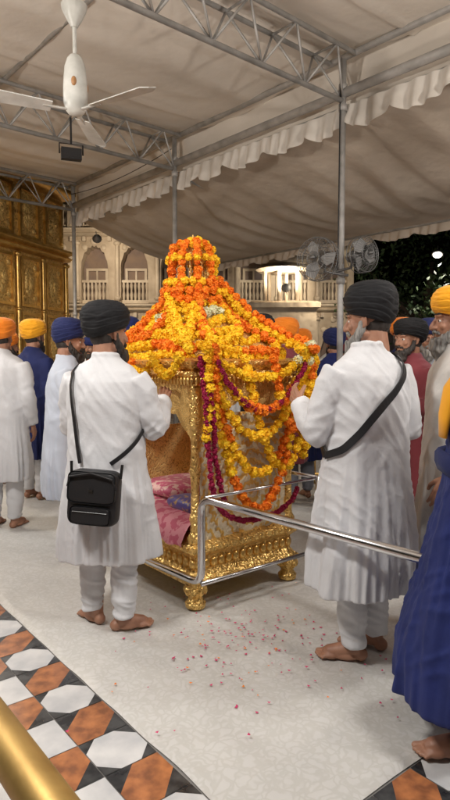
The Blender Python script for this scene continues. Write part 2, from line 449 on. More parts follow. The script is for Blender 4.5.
# left foreground sevadar
E,T=person('sikh_man_with_bag',(-.63,3.16),-12,M_white,M_white,M_black,0,M_hairk,False,
   armL=((-.235,.06,1.12),(-.12,.27,1.17)),armR=((.265,.06,1.11),(.24,.27,1.25)),grip='relax',head_yaw=-36,hem=.41,hw=.265,hd=.21,voxel=.008,scale=.965,
   seed=3,feet=((-1,.03,55),(1,-.03,-55)),sp=.105,palmR=(-.3,.3,-1),hx=.01)
strap(E,T,[(-104,.95),(-114,1.1),(-120,1.28),(-128,1.41),(-150,1.455),(-180,1.462),(-225,1.44),(-270,1.32),(-320,1.18),(-365,1.1),(-395,1.03),(-420,.97),(-428,.95)],w=.011,off=.024)
mb=MB()
def rbox(mb,x0,x1,y0,y1,z0,z1,r=.03):
    cx,cz=(x0+x1)/2,(z0+z1)/2; hx,hz=(x1-x0)/2,(z1-z0)/2
    vs=[];fs=[];seg=32
    L_=[(y0,.9),(y0+.006,.97),(y0+.02,1),(y1-.02,1),(y1-.006,.97),(y1,.9)]
    for y,sc in L_:
        for k in range(seg):
            t=2*math.pi*k/seg; c_,s_=math.cos(t),math.sin(t)
            vs.append((cx+hx*sc*math.copysign(abs(c_)**.3,c_),y,cz+hz*sc*math.copysign(abs(s_)**.3,s_)))
    for i in range(len(L_)-1):
        for k in range(seg):
            k2=(k+1)%seg; fs.append((i*seg+k,i*seg+k2,(i+1)*seg+k2,(i+1)*seg+k))
    fs+=[tuple(range(seg)),tuple(reversed([(len(L_)-1)*seg+k for k in range(seg)]))]
    mb.add(vs,fs)
rbox(mb,-.13,.13,-.045,.045,-.145,.135)
rbox(mb,-.125,.125,-.060,-.04,-.03,.13)
rbox(mb,-.105,.105,-.06,-.04,-.135,-.045)
mb.tube([(-.128,-.05,.05),(-.11,-.07,.10),(.0,-.074,.125),(.11,-.07,.10),(.128,-.05,.05)],.006,6)
mb.cm=1
mb.tube([(-.09,-.064,-.072),(.09,-.064,-.072)],.002,6)
mb.box((-.012,-.066,.03),(.012,-.058,.042)); mb.tube([(-.13,0,.10),(-.135,0,.17)],.008,8); mb.tube([(.13,0,.10),(.135,0,.17)],.008,8)
bag=mb.obj('shoulder_bag',[M_dark,mat('zip_metal',(.08,.08,.08),.35,.9)],E,auto=40)
bag.location=(.05,-.27,.80); bag.rotation_euler=(R(-4),R(3),R(3))

# right foreground sevadar
E,T=person('sikh_man_with_strap',(.675,2.84),26,M_white,M_white,M_black,1,M_hairg,True,
   armL=((-.24,.07,1.10),(-.20,.28,1.22)),armR=((.235,-.02,1.11),(.15,.2,1.06)),grip='relax',head_yaw=34,head_pitch=-4,hem=.365,hw=.275,hd=.235,voxel=.008,
   seed=11,feet=((-1,-.02,52),(1,.03,30)),sp=.085,scale=.995,hx=.02)
strap(E,T,[(-50,1.45),(-62,1.40),(-80,1.33),(-105,1.22),(-130,1.12),(-155,1.04),(-185,1.0)],w=.017,off=.024)
strap(E,T,[(-50,1.45),(-20,1.47),(20,1.465),(60,1.42),(90,1.3),(140,1.1),(175,1.0)],w=.017,off=.024)

# right edge, blue robe
person('man_in_blue_robe',(.98,2.18),66,M_blue,M_navy,M_blue,2,M_hairk,True,armL=((-.245,-.03,1.10),(-.25,.03,.85)),armR=((.25,.02,1.1),(.25,.05,.86)),
   head_yaw=0,hem=.20,hw=.33,hd=.30,voxel=.009,seed=21,fold=1.3,feet=((-1,.06,20),(1,0,-8)),sp=.13)
BE=bpy.data.objects['man_in_blue_robe']
mb=MB(); mb.tube([(-.215,.0,1.06),(-.16,-.13,1.05),(0,-.18,1.04),(.16,-.13,1.05),(.215,0,1.06),(.16,.13,1.06),(0,.18,1.06),(-.16,.13,1.06)],.022,8,closed=True,flat=2.2)
mb.obj('waist_sash',M_navy,BE,smooth=True)
mb=MB(); 
for s in(-1,1): mb.tube([(s*.02,-.085,1.5),(s*.075,-.05,1.495),(s*.115,.02,1.475),(s*.14,.09,1.42),(s*.135,.145,1.33),(s*.12,.16,1.24),(s*.115,.165,1.16)],[.03,.034,.038,.042,.044,.044,.03],10,flat=.35)
mb.obj('shoulder_scarf',M_saffron,BE,smooth=True)
person('man_in_saffron_turban',(1.19,3.05),78,M_white2,M_white,M_saffron,0,M_hairg,False,REL,RER,hem=.4,voxel=.011,seed=5,head_yaw=6)
# crowd
CR=[((-1.90,5.1),-5,M_white,M_white,M_orange,2,None,REL,RER,0),
((-1.98,6.2),-30,M_navy,M_white,M_saffron,0,M_hairk,REL,RER,0),
((-1.20,4.55),-78,M_palebl,M_white,M_navy,1,M_hairk,FWL,FWR,5),
((-1.55,6.0),-60,M_blue,M_navy,M_navy,2,M_hairk,REL,RER,0),
((.30,4.95),80,M_black,M_grey,M_black,2,M_hairk,FWL,FWR,10),
((.78,6.2),20,M_navy,M_grey,M_orange,1,M_hairk,REL,RER,0),
((.60,5.9),60,M_maroon,M_grey,M_orange,2,M_hairk,REL,RER,0),
((1.2,6.6),10,M_blue,M_white,M_navy,0,M_hairk,REL,RER,0),
((1.72,5.1),172,M_grey,M_grey,M_navy,1,M_hairg,REL,RER,0),
((1.83,6.2),150,M_navy,M_white,M_orange,0,M_hairk,REL,RER,0),
((1.36,4.4),120,M_maroon,M_grey,M_black,2,M_hairk,FWL,FWR,0),
((2.5,7.0),60,M_white2,M_white,M_blue,2,M_hairk,REL,RER,0),
((-.95,5.7),-60,M_white2,M_navy,M_blue,0,M_hairg,FWL,FWR,0),
((2.1,8.3),190,M_white,M_white,M_maroon,1,M_hairk,REL,RER,0),
((-3.0,7.6),-100,M_white2,M_white,M_navy,1,M_hairk,REL,RER,0),
((.1,8.9),160,M_white,M_white,M_saffron,1,M_hairk,REL,RER,0),
((-2.5,6.9),-40,M_white2,M_white,M_orange,1,M_hairk,REL,RER,0),
((-1.0,7.8),-150,M_navy,M_white,M_saffron,2,M_hairk,REL,RER,0),
((-1.9,8.6),170,M_white,M_white,M_blue,0,M_hairk,REL,RER,0),
((.9,8.7),150,M_palebl,M_white,M_navy,2,M_hairk,REL,RER,0),
((1.6,9.0),-170,M_white2,M_navy,M_orange,0,M_hairk,REL,RER,0),
((2.0,5.7),100,M_navy,M_white,M_black,0,M_hairk,REL,RER,0),
((3.1,8.2),110,M_white,M_white,M_saffron,1,M_hairk,REL,RER,0),
((3.4,9.3),160,M_maroon,M_white,M_navy,0,M_hairk,REL,RER,0),
((1.45,7.6),40,M_white2,M_white,M_maroon,1,M_hairk,REL,RER,0),
((1.68,3.95),70,M_white,M_white,M_orange,2,M_hairk,REL,RER,0)]
for i,(l,y,k,p,t,ti,b,aL,aR,hp) in enumerate(CR):
    pe,_=person('bystander',l,y,k,p,t,ti,b,False,aL,aR,hem=.42,voxel=.014,seed=2,head_pitch=-hp,scale=1.0+.035*math.sin(i*2.3),head_yaw=12*math.sin(i*3.1))
    if i==8:
        mb=MB()
        for s in(-1,1):
            mb.tube([(s*.032+.022*math.cos(a*.5236),.097,1.632+.017*math.sin(a*.5236)) for a in range(12)],.0022,6,closed=True)
            mb.tube([(s*.054,.127-.03,1.637),(s*.078,.03,1.637)],.002,6)
        mb.tube([(-.01,.097+.008,1.635),(.01,.105,1.635)],.002,6)
        g=mb.obj('glasses',M_dark,pe); g.location=(0,.03,0)

# ------------------------------------------------------------------ palanquin
PX,PY,PR=-.175,3.385,39
PA=empty('golden_palanquin',(PX,PY,.014),R(PR)); W=.79; Ld=1.10
mb=MB()
mb.rect([(.0,.13),(.03,.135),(.035,.165),(.01,.185),(-.008,.21),(-.008,.29),(.012,.31),(.035,.33),(.035,.365),(.0,.385)],0,W,0,Ld)
mb.obj('base_frame',M_gold,PA,auto=30)
mb=MB()
for i in range(14):
    x=.03+i*(W-.06)/13; mb.ell((x,.006,.25),(.026,.02,.032),12,8)
    mb.ell((x,-.036,.348),(.014,.008,.012),10,6)
for i in range(19):
    y=.03+i*(Ld-.06)/18; mb.ell((.006,y,.25),(.02,.026,.032),12,8); mb.ell((-.036,y,.348),(.008,.014,.012),10,6)
    mb.ell((W-.006,y,.25),(.02,.026,.032),12,8)
mb.obj('base_rosettes',M_brass,PA,smooth=True)
CN=((.02,.02),(W-.02,.02),(.02,Ld-.02),(W-.02,Ld-.02))
mb=MB()
for x,y in CN:
    mb.lathe([(.045,0),(.058,.004),(.062,.03),(.048,.045),(.04,.06),(.047,.075),(.06,.10),(.065,.125),(.056,.14)],20,(x,y,0))
    for k in range(8):
        a=k*math.pi/4; mb.ell((x+.055*math.cos(a),y+.055*math.sin(a),.105),(.017,.017,.027),10,8)
mb.obj('legs',M_gold,PA,auto=40)
mb=MB()
for x,y in CN:
    mb.lathe([(.042,.38),(.046,.41),(.03,.44),(.026,.48),(.036,.52),(.026,.56),(.023,.7),(.03,.78),(.037,.80),(.03,.82),(.023,.9),(.023,1.02),(.034,1.06),(.04,1.1),(.034,1.13),(.036,1.3)],20,(x,y,0))
mb.obj('posts',M_gold,PA,auto=40)
mb=MB()
def cusp(t,lo=.96,hi=1.21,n=7):
    a=math.sin(math.pi*t)**.55
    return lo+(hi-lo)*a-.028*abs(math.sin(n*math.pi*t))
mb.strip(.03,W-.03,1.335,cusp,(0,0,0),(1,0,0),(0,1,0),.03,84)
mb.strip(.03,W-.03,1.335,cusp,(0,Ld-.03,0),(1,0,0),(0,1,0),.03,84)
mb.strip(.03,Ld-.03,1.335,cusp,(0,0,0),(0,1,0),(1,0,0),.03,84)
mb.strip(.03,Ld-.03,1.335,cusp,(W-.03,0,0),(0,1,0),(1,0,0),.03,84)
mb.obj('scalloped_arches',M_goldf,PA,auto=30)
mb=MB()
mb.rect([(.0,1.33),(.05,1.335),(.065,1.35),(.05,1.372),(.03,1.38),(.05,1.395),(.075,1.41),(.08,1.432),(.0,1.45)],0,W,0,Ld)
mb.obj('cornice',M_gold,PA,auto=30)
mb=MB()
for i in range(28):
    x=-.06+i*(W+.12)/27; mb.lathe([(.0,-.05),(.007,-.045),(.013,-.02),(.006,0)],8,(x,-.06,1.345))
for i in range(38):
    y=-.06+i*(Ld+.12)/37; mb.lathe([(.0,-.05),(.007,-.045),(.013,-.02),(.006,0)],8,(-.06,y,1.345))
mb.obj('pendant_fringe',M_brass,PA,smooth=True)
cx,cy=W/2,Ld/2
DOME=[(.40,.55,1.44,5),(.39,.53,1.49,5),(.33,.44,1.56,4),(.265,.33,1.64,3.4),(.20,.235,1.72,2.8),(.155,.165,1.80,2.3),(.13,.135,1.87,2),(.12,.12,1.93,2)]
mb=MB(); mb.rloft(DOME,cx,cy,48); mb.obj('domed_roof',M_goldf,PA,auto=40)
mb=MB()
mb.lathe([(.12,1.92),(.14,1.94),(.13,1.96)],24,(cx,cy,0))
for k in range(8):
    a=k*math.pi/4; mb.tube([(cx+.10*math.cos(a),cy+.10*math.sin(a),1.95),(cx+.095*math.cos(a),cy+.095*math.sin(a),2.10)],.010,10)
mb.lathe([(.12,2.09),(.13,2.11),(.11,2.13),(.09,2.15),(.055,2.18),(.02,2.20),(.014,2.215),(.022,2.23),(.012,2.245),(.003,2.27)],24,(cx,cy,0))
mb.obj('crown_kiosk',M_gold,PA,auto=40)
mb=MB(); mb.box((W-.05,.05,.38),(W-.036,Ld-.05,1.0)); mb.box((.05,Ld-.05,.38),(W-.05,Ld-.036,.95))
mb.obj('back_panels',gold_relief('gold_mosaic',34,c1=(.95,.66,.25),c2=(.35,.14,.04),metal=.3,rough=.45),PA)
def brocade():
    m=bpy.data.materials.new('brocade_panel'); t,N,L,P=nt(m)
    tc=N.new('ShaderNodeTexCoord'); mp=N.new('ShaderNodeMapping'); mp.inputs['Location'].default_value=(-.44,0,-.62)
    L.new(tc.outputs['Object'],mp.inputs[0])
    w=N.new('ShaderNodeTexWave'); w.wave_type='RINGS'; w.rings_direction='Y'; w.inputs['Scale'].default_value=5; w.inputs['Distortion'].default_value=5; w.inputs['Detail'].default_value=3; w.inputs['Detail Scale'].default_value=4
    v=N.new('ShaderNodeTexVoronoi'); v.inputs['Scale'].default_value=28; v.feature='DISTANCE_TO_EDGE'
    L.new(mp.outputs[0],w.inputs[0]); L.new(mp.outputs[0],v.inputs[0])
    mu=N.new('ShaderNodeMath'); mu.operation='MULTIPLY_ADD'; mu.inputs[1].default_value=1.6
    L.new(v.outputs['Distance'],mu.inputs[0]); L.new(w.outputs[1],mu.inputs[2])
    r=N.new('ShaderNodeValToRGB'); e=r.color_ramp.elements; e[0].position=.5; e[1].position=.66
    e[0].color=(.80,.50,.14,1); e[1].color=(.70,.60,.42,1)
    L.new(mu.outputs[0],r.inputs[0]); L.new(r.outputs[0],P.inputs['Base Color'])
    r2=N.new('ShaderNodeValToRGB'); r2.color_ramp.elements[0].position=.5; r2.color_ramp.elements[1].position=.66
    r2.color_ramp.elements[0].color=(.6,.6,.6,1); r2.color_ramp.elements[1].color=(0,0,0,1)
    L.new(mu.outputs[0],r2.inputs[0]); L.new(r2.outputs[0],P.inputs['Metallic'])
    P.inputs['Roughness'].default_value=.42
    b=N.new('ShaderNodeBump'); b.inputs['Strength'].default_value=.6; b.inputs['Distance'].default_value=.008; L.new(mu.outputs[0],b.inputs['Height']); L.new(b.outputs[0],P.inputs['Normal'])
    return m
M_broc=brocade()
mb=MB()
nx,nz=40,30;vs=[];fs=[]
for i in range(nx+1):
    for j in range(nz+1):
        x=.05+(W-.1)*i/nx; z=.385+.74*j/nz
        vs.append((x,.03+.012*NZ(x*6,0,z*1.5)-.02*(1-j/nz),z))
for i in range(nx):
    for j in range(nz):
        a=i*(nz+1)+j; fs.append((a,a+nz+1,a+nz+2,a+1))
mb.add(vs,fs); mb.obj('brocade_side_cloth',M_broc,PA,smooth=True)
def pillow(mb,c,h,seg=24):
    vs=[];fs=[];rings=14
    for i in range(rings+1):
        ph=math.pi*i/rings
        for k in range(seg):
            t=2*math.pi*k/seg; e=.45
            sx=math.copysign(abs(math.cos(t))**e,math.cos(t)); sy=math.copysign(abs(math.sin(t))**e,math.sin(t)); s_=max(.01,math.sin(ph))**.5
            vs.append((c[0]+h[0]*sx*s_,c[1]+h[1]*sy*s_,c[2]+h[2]*math.cos(ph)))
    for i in range(rings):
        for k in range(seg):
            k2=(k+1)%seg; fs.append((i*seg+k,(i+1)*seg+k,(i+1)*seg+k2,i*seg+k2))
    fs+=[tuple(range(seg)),tuple(reversed([rings*seg+k for k in range(seg)]))]
    mb.add(vs,fs)
M_pink=mat('pink_silk',(.62,.1,.2),rough=.45,c2=(.85,.55,.5),vs=22,thr=(.5,.56),bs=30,b=.3,sheen=.3)
M_purp=mat('blue_cushion_silk',(.08,.06,.3),rough=.45,c2=(.5,.3,.1),vs=30,thr=(.55,.6),sheen=.3)
mb=MB(); pillow(mb,(W/2,Ld/2,.43),(W/2-.055,Ld/2-.05,.07)); mb.obj('mattress',M_pink,PA,smooth=True)
mb=MB(); pillow(mb,(.42,.72,.55),(.24,.22,.06)); pillow(mb,(.58,.3,.56),(.14,.2,.07)); mb.obj('cushions',M_pink,PA,smooth=True)
mb=MB(); pillow(mb,(.2,.32,.53),(.1,.16,.045)); mb.obj('small_cushion',M_purp,PA,smooth=True)
mb=MB();vs=[];fs=[]
for i in range(31):
    y=.06+i*(Ld-.12)/30
    for j,(x,z) in enumerate(((.12,.50),(.06,.498),(.0,.47),(-.03,.42),(-.047,.375),(-.045,.35+.006*math.sin(i)))):
        vs.append((x+.006*math.sin(i*1.3+j),y,z+.004*math.cos(i*.9)))
for i in range(30):
    for j in range(5): a=i*6+j; fs.append((a,a+6,a+7,a+1))
mb.add(vs,fs); mb.obj('draped_cloth',mat('pink_cloth',(.75,.3,.36),rough=.7,c2=(.6,.12,.2),vs=18,thr=(.5,.55)),PA,smooth=True)

# flowers
def marigold(np_=50):
    rnd=random.Random(3); vs=[];fs=[]
    for i in range(np_):
        y=1-2*(i+.5)/np_; r=math.sqrt(1-y*y); a=i*2.39996
        n=Vector((r*math.cos(a),r*math.sin(a),y))
        t=Vector((rnd.uniform(-1,1),rnd.uniform(-1,1),rnd.uniform(-1,1))); w=n.cross(t).normalized(); t=w.cross(n)
        o=len(vs)
        q=1+rnd.uniform(-.10,.05)
        vs+= [tuple(n*.5-w*.2),tuple(n*.5+w*.2),tuple(n*q*.95+w*.27+t*.12),tuple(n*q*1.0+t*.25),tuple(n*q*.95-w*.27+t*.12)]
        fs+=[(o,o+1,o+2,o+3,o+4)]
    o=len(vs)
    mb=MB(); mb.ell((0,0,0),(.74,.74,.74),10,7); vs+=mb.v; fs+=[tuple(i+o for i in f) for f in mb.f]
    return vs,fs
MG=marigold()
class FB:
    def __init__(s): s.L=[]
    def add(s,p,r,c): s.L.append((Vector(p),r,c))
    def string(s,pts,r=.034,cols=(0,1),run=5,sp=None,jit=.005):
        sp=sp or r*1.65
        pts=[Vector(p) for p in pts]; d=0;need=0;k=0;c=random.choice(cols);left=run
        for a,b in zip(pts,pts[1:]):
            L=(b-a).length
            while need<=L:
                s.add(a.lerp(b,need/L)+Vector([random.uniform(-jit,jit) for _ in range(3)]),r*random.uniform(.84,1.12),c)
                need+=sp; left-=1
                if left<=0: c=cols[(cols.index(c)+1)%len(cols)]; left=max(1,int(run*random.uniform(.6,1.5)))
            need-=L
    def obj(s,name,mats,parent,T=MG):
        vs=[];fs=[];mi=[]
        for p,r,c in s.L:
            M=Matrix.Rotation(random.uniform(0,6.3),3,'Z')@Matrix.Rotation(random.uniform(0,6.3),3,'X')
            o=len(vs); vs+=[tuple(p+(M@Vector(v))*r) for v in T[0]]
            for f in T[1]: fs.append(tuple(i+o for i in f)); mi.append(c)
        me=bpy.data.meshes.new(name); me.from_pydata(vs,[],fs)
        for m in mats: me.materials.append(m)
        me.polygons.foreach_set('material_index',mi); me.update()
        return link(name,me,parent)
M_fO=mat('marigold_orange',(.95,.30,.01),rough=.7,c2=(.85,.18,.005),vs=25)
M_fY=mat('marigold_yellow',(.98,.68,.02),rough=.7,c2=(.95,.52,.01),vs=25)
M_fW=mat('white_blossom',(.8,.78,.62),rough=.6,c2=(.7,.7,.4),vs=60)
M_fR=mat('rose_magenta',(.45,.01,.09),rough=.6,c2=(.3,.005,.04),vs=80)
FM=[M_fO,M_fY,M_fW,M_fR]
fb=FB()
def ringpt(z,t,o=.03):
    for a,b in zip(DOME,DOME[1:]):
        if z<=b[2]:
            q=(z-a[2])/(b[2]-a[2]); hx,hy,pp=[a[i]+(b[i]-a[i])*q for i in(0,1,3)]; break
    else: hx,hy,pp=DOME[-1][0],DOME[-1][1],2
    c_,s_=math.cos(t),math.sin(t)
    return Vector((cx+(hx+o)*math.copysign(abs(c_)**(2/pp),c_),cy+(hy+o)*math.copysign(abs(s_)**(2/pp),s_),z))
z=1.455;row=0
CP=[((1,),99),((1,0),7),((1,),99),((0,1),4),((1,),99),((1,2,1,0),3)]
while z<1.9:
    pts=[ringpt(min(1.93,max(1.442,z+.022*math.sin(6*2*math.pi*k/120+row))),2*math.pi*k/120,.018+.024*(row%2)) for k in range(121)]
    cc,rn=CP[row%6]
    fb.string(pts,random.uniform(.031,.036),cc,run=rn,sp=.060)
    z+=.055;row+=1
for k in range(9):
    a=2*math.pi*k/9+.1; co_=1 if k%3 else 0
    P=[(cx+.09*math.cos(a),cy+.09*math.sin(a),2.205),(cx+.14*math.cos(a),cy+.14*math.sin(a),2.16),(cx+.145*math.cos(a),cy+.145*math.sin(a),2.08),(cx+.155*math.cos(a),cy+.155*math.sin(a),1.97),(cx+.185*math.cos(a),cy+.19*math.sin(a),1.88)]
    fb.string(P,.030,(co_,1-co_),run=7,sp=.052)
    if k%2==0:
        ps=[ringpt(zz,a,.06) for zz in (1.88,1.80,1.72,1.64,1.57)]
        fb.string(ps,.032,(0,),run=99)
for zz,rr,c in((2.20,.08,1),(2.225,.03,1),(2.10,.155,1),(1.94,.175,1),(1.885,.195,0)):
    fb.string([(cx+rr*math.cos(2*math.pi*k/24),cy+rr*math.sin(2*math.pi*k/24),zz) for k in range(25)],.030,(c,1-c) if rr>.17 else (c,),run=8,sp=.055)
for k in range(8):
    a0=2*math.pi*k/8+.2;a1=a0+2*math.pi/8
    pts=[]
    for q in range(13):
        t=q/12; zz=1.78-.24*4*t*(1-t); pts.append(ringpt(zz,a0+(a1-a0)*t,.065))
    fb.string(pts,.033,(1 if k%3 else 0,),run=99)
def swag(p0,p1,droop,cols,run,out=.0,r=.034,skew=1.0):
    p0=Vector(p0);p1=Vector(p1);pts=[]
    for q in range(25):
        t=q/24; tt=t**skew
        p=p0.lerp(p1,t); p.z-=droop*4*tt*(1-tt); p.y-=out*math.sin(math.pi*t); pts.append(p)
    fb.string(pts,r,cols,run)
yy=-.12
swag((.02,yy,1.47),(W+.02,yy,1.50),.15,(1,),99,.02)
swag((.02,yy,1.45),(W+.02,yy,1.46),.31,(0,1),7,.03)
swag((.02,yy+.01,1.44),(W+.01,yy,1.47),.47,(1,),99,.03,skew=.9)
swag((.04,yy+.03,1.42),(W+.0,yy,1.43),.66,(0,1),9,.02,skew=.92)
swag((.05,yy+.04,1.40),(W-.03,yy-.01,1.42),.86,(1,0),12,.03,skew=.9)
swag((.30,yy+.02,1.44),(W+.05,yy-.02,1.44),.66,(1,),99,.02)
swag((.50,yy,1.44),(W+.03,yy-.03,1.42),.42,(0,1),4,.02)
for x,z1,c in((W+.045,.92,(0,1)),(W-.02,.82,(1,)),(.0,1.0,(1,)),(.04,1.12,(1,0))):
    fb.string([(x,yy-.01,1.5),(x+.01,yy-.01,1.2),(x-.01,yy-.01,z1)],.033,c,run=6)
for k in range(16):
    fb.add((W+random.uniform(-.09,.06),-.13+random.uniform(-.03,.03),1.47+random.uniform(-.05,.07)),.034,random.choice((1,1,2,0)))
swag((cx+.15,cy-.1,1.97),(W+.05,-.08,1.55),.06,(0,),99)
swag((cx+.16,cy-.15,1.88),(W+.02,-.08,1.52),.06,(1,),99)
swag((cx,cy+.2,1.9),(-.02,Ld,1.5),.05,(0,1),8)
swag((cx-.2,cy,1.86),(-.06,-.06,1.49),.04,(1,),8)
for k in range(4):
    y0=.0+k*Ld/4
    pts=[(-.10,y0+Ld/4*q/12,1.45-.1*4*(q/12)*(1-q/12)) for q in range(13)]
    fb.string(pts,.032,(1,0) if k%2 else (1,),run=6)
fb.obj('marigold_garlands',FM,PA)
fb=FB()
fb.string([(-.03,-.10,1.45),(-.02,-.14,1.2),(.0,-.13,.95),(.03,-.12,.75),(.08,-.10,.62),(.16,-.09,.54),(.28,-.08,.49),(.42,-.08,.47),(.58,-.08,.49),(.70,-.08,.54),(.76,-.08,.62)],.018,(3,),99,sp=.021)
fb.string([(.0,-.11,1.42),(.02,-.15,1.15),(.05,-.13,.9),(.1,-.12,.7),(.16,-.1,.6)],.018,(3,),99,sp=.021)
P=[]
for q in range(25):
    t=q/24; P.append((.05+.70*t,-.155,1.42-.28*4*t*(1-t)))
fb.string(P,.018,(3,),99,sp=.021)
fb.obj('rose_garland',FM,PA)

# ------------------------------------------------------------------ steel rail round palanquin and its long handle
mb=MB()
def bend(pts,r,n=5):
    out=[Vector(pts[0])]
    for i in range(1,len(pts)-1):
        p=Vector(pts[i]);a=(Vector(pts[i-1])-p).normalized();b=(Vector(pts[i+1])-p).normalized()
        for k in range(n+1):
            t=k/n; out.append((p+a*r)*(1-t)**2+p*2*t*(1-t)+(p+b*r)*t*t)
    out.append(Vector(pts[-1])); return out
q=math.sin(R(PR));c=math.cos(R(PR))
def pl(x,y,z): return (PX+c*x-q*y,PY+q*x+c*y,z)
A=pl(-.04,-.12,.69);B=pl(-.04,-.12,.205)
mb.tube(bend([(1.5,1.42,.69),A,B,pl(-.10,1.3,.205)],.09,7),.022,16)
mb.tube([pl(-.02,-.13,.69),pl(.89,-.13,.69)],.011,12); mb.tube([pl(-.04,-.12,.205),pl(.89,-.12,.205)],.013,12)
mb.tube([pl(.89,-.13,.70),pl(.89,-.13,.012)],.013,12); mb.tube([pl(.89,-.13,.69),pl(.89,1.2,.69)],.013,12)
mb.tube([pl(-.10,1.3,.205),pl(-.10,1.3,.012)],.014,12)
mb.tube([(1.5,1.42,.69),(1.5,1.42,.0)],.02,12)
mb.obj('steel_railing',M_steel,None,smooth=True)

# brass railing in foreground
mb=MB()
p=Vector((-.39,1.0,.80)); e1=Vector((.629,-.777,0))
mb.tube([p-e1*3,p-e1*1,p,p+e1*2],.036,32)
mb.tube([p-e1*3-Vector((0,0,.35)),p+e1*2-Vector((0,0,.35))],.02,16)
for s in(-2.6,-1.2,.9): 
    b=p+e1*s; mb.tube([b,(b.x,b.y,0.0)],.028,16)
mb.obj('brass_barrier_rail',mat('brass_worn',(.48,.31,.10),rough=.45,metal=.7,c2=(.33,.20,.06),vs=10,bs=60,b=.2,dist=.002),None,smooth=True)

# ------------------------------------------------------------------ floor
def groundmat():
    m=bpy.data.materials.new('marble_paving'); t,N,L,P=nt(m)
    tc=N.new('ShaderNodeTexCoord'); mp=N.new('ShaderNodeMapping'); mp.inputs['Rotation'].default_value=(0,0,R(51)); L.new(tc.outputs['Object'],mp.inputs[0])
    br=N.new('ShaderNodeTexBrick'); br.offset=0; br.inputs['Scale'].default_value=1; br.inputs['Brick Width'].default_value=.9; br.inputs['Row Height'].default_value=.9
    br.inputs['Mortar Size'].default_value=.03; br.inputs['Color1'].default_value=(.62,.6,.57,1); br.inputs['Color2'].default_value=(.5,.49,.48,1); br.inputs['Mortar'].default_value=(.05,.05,.06,1)
    n=N.new('ShaderNodeTexNoise'); n.inputs['Scale'].default_value=3; n.inputs['Detail'].default_value=6
    mx=N.new('ShaderNodeMixRGB'); mx.blend_type='MULTIPLY'; mx.inputs[0].default_value=.4
    L.new(mp.outputs[0],br.inputs[0]); L.new(mp.outputs[0],n.inputs[0]); L.new(br.outputs[0],mx.inputs[1]); L.new(n.outputs[0],mx.inputs[2]); L.new(mx.outputs[0],P.inputs['Base Color'])
    P.inputs['Roughness'].default_value=.18
    return m
mb=MB(); mb.add([(-150,-150,-.004),(150,-150,-.004),(150,150,-.004),(-150,150,-.004)],[(0,1,2,3)]); mb.obj('ground',groundmat())
FO=(-1.33,3.47,0)
FL=empty('inlaid_marble_tiles',FO,R(-51))
mb=MB(); c_=.215
mb.cm=3; mb.add([(-5,-2.4,.0),(5.2,-2.4,.0),(5.2,6,.0),(-5,6,.0)],[(0,1,2,3)])
g=.002
def tile(x0,y0,kind):
    x1=x0+c_-g;y1=y0+c_-g;x0+=g;y0+=g;z=.004; k=c_*.3
    def P_(pts,m): mb.cm=m; mb.add([(a,b,z) for a,b in pts],[tuple(range(len(pts)))])
    if kind=='W': P_([(x0,y0),(x1,y0),(x1,y1),(x0,y1)],0)
    elif kind=='H':
        P_([(x0+k,y0),(x1-k,y0),(x1,y0+k),(x1,y1-k),(x1-k,y1),(x0+k,y1),(x0,y1-k),(x0,y0+k)],0)
        for a,b,c2 in(((x0,y0),(x0+k,y0),(x0,y0+k)),((x1,y0),(x1,y0+k),(x1-k,y0)),((x1,y1),(x1-k,y1),(x1,y1-k)),((x0,y1),(x0,y1-k),(x0+k,y1))): P_([a,b,c2],2)
    else:
        mxx,my=(x0+x1)/2,(y0+y1)/2
        P_([(x0,y0),(mxx,y0),(x0,my)],2); P_([(x1,y1),(mxx,y1),(x1,my)],2)
        P_([(mxx,y0),(x1,y0),(x1,my),(mxx,y1),(x0,y1),(x0,my)],1)
for i in range(-22,24):
    for j in range(0,10):
        kind='O' if (i+j)%2==0 else ('H' if j%2==0 else 'W'); tile(i*c_,-(j+1)*c_-.004,kind)
for i in range(0,10):
    for j in range(0,26):
        kind='O' if (i+j)%2==0 else ('H' if i%2==0 else 'W'); tile(2.36+i*c_,j*c_,kind)
mb.obj('tiles',[M_marW,M_marO,M_marK,M_grout],FL)
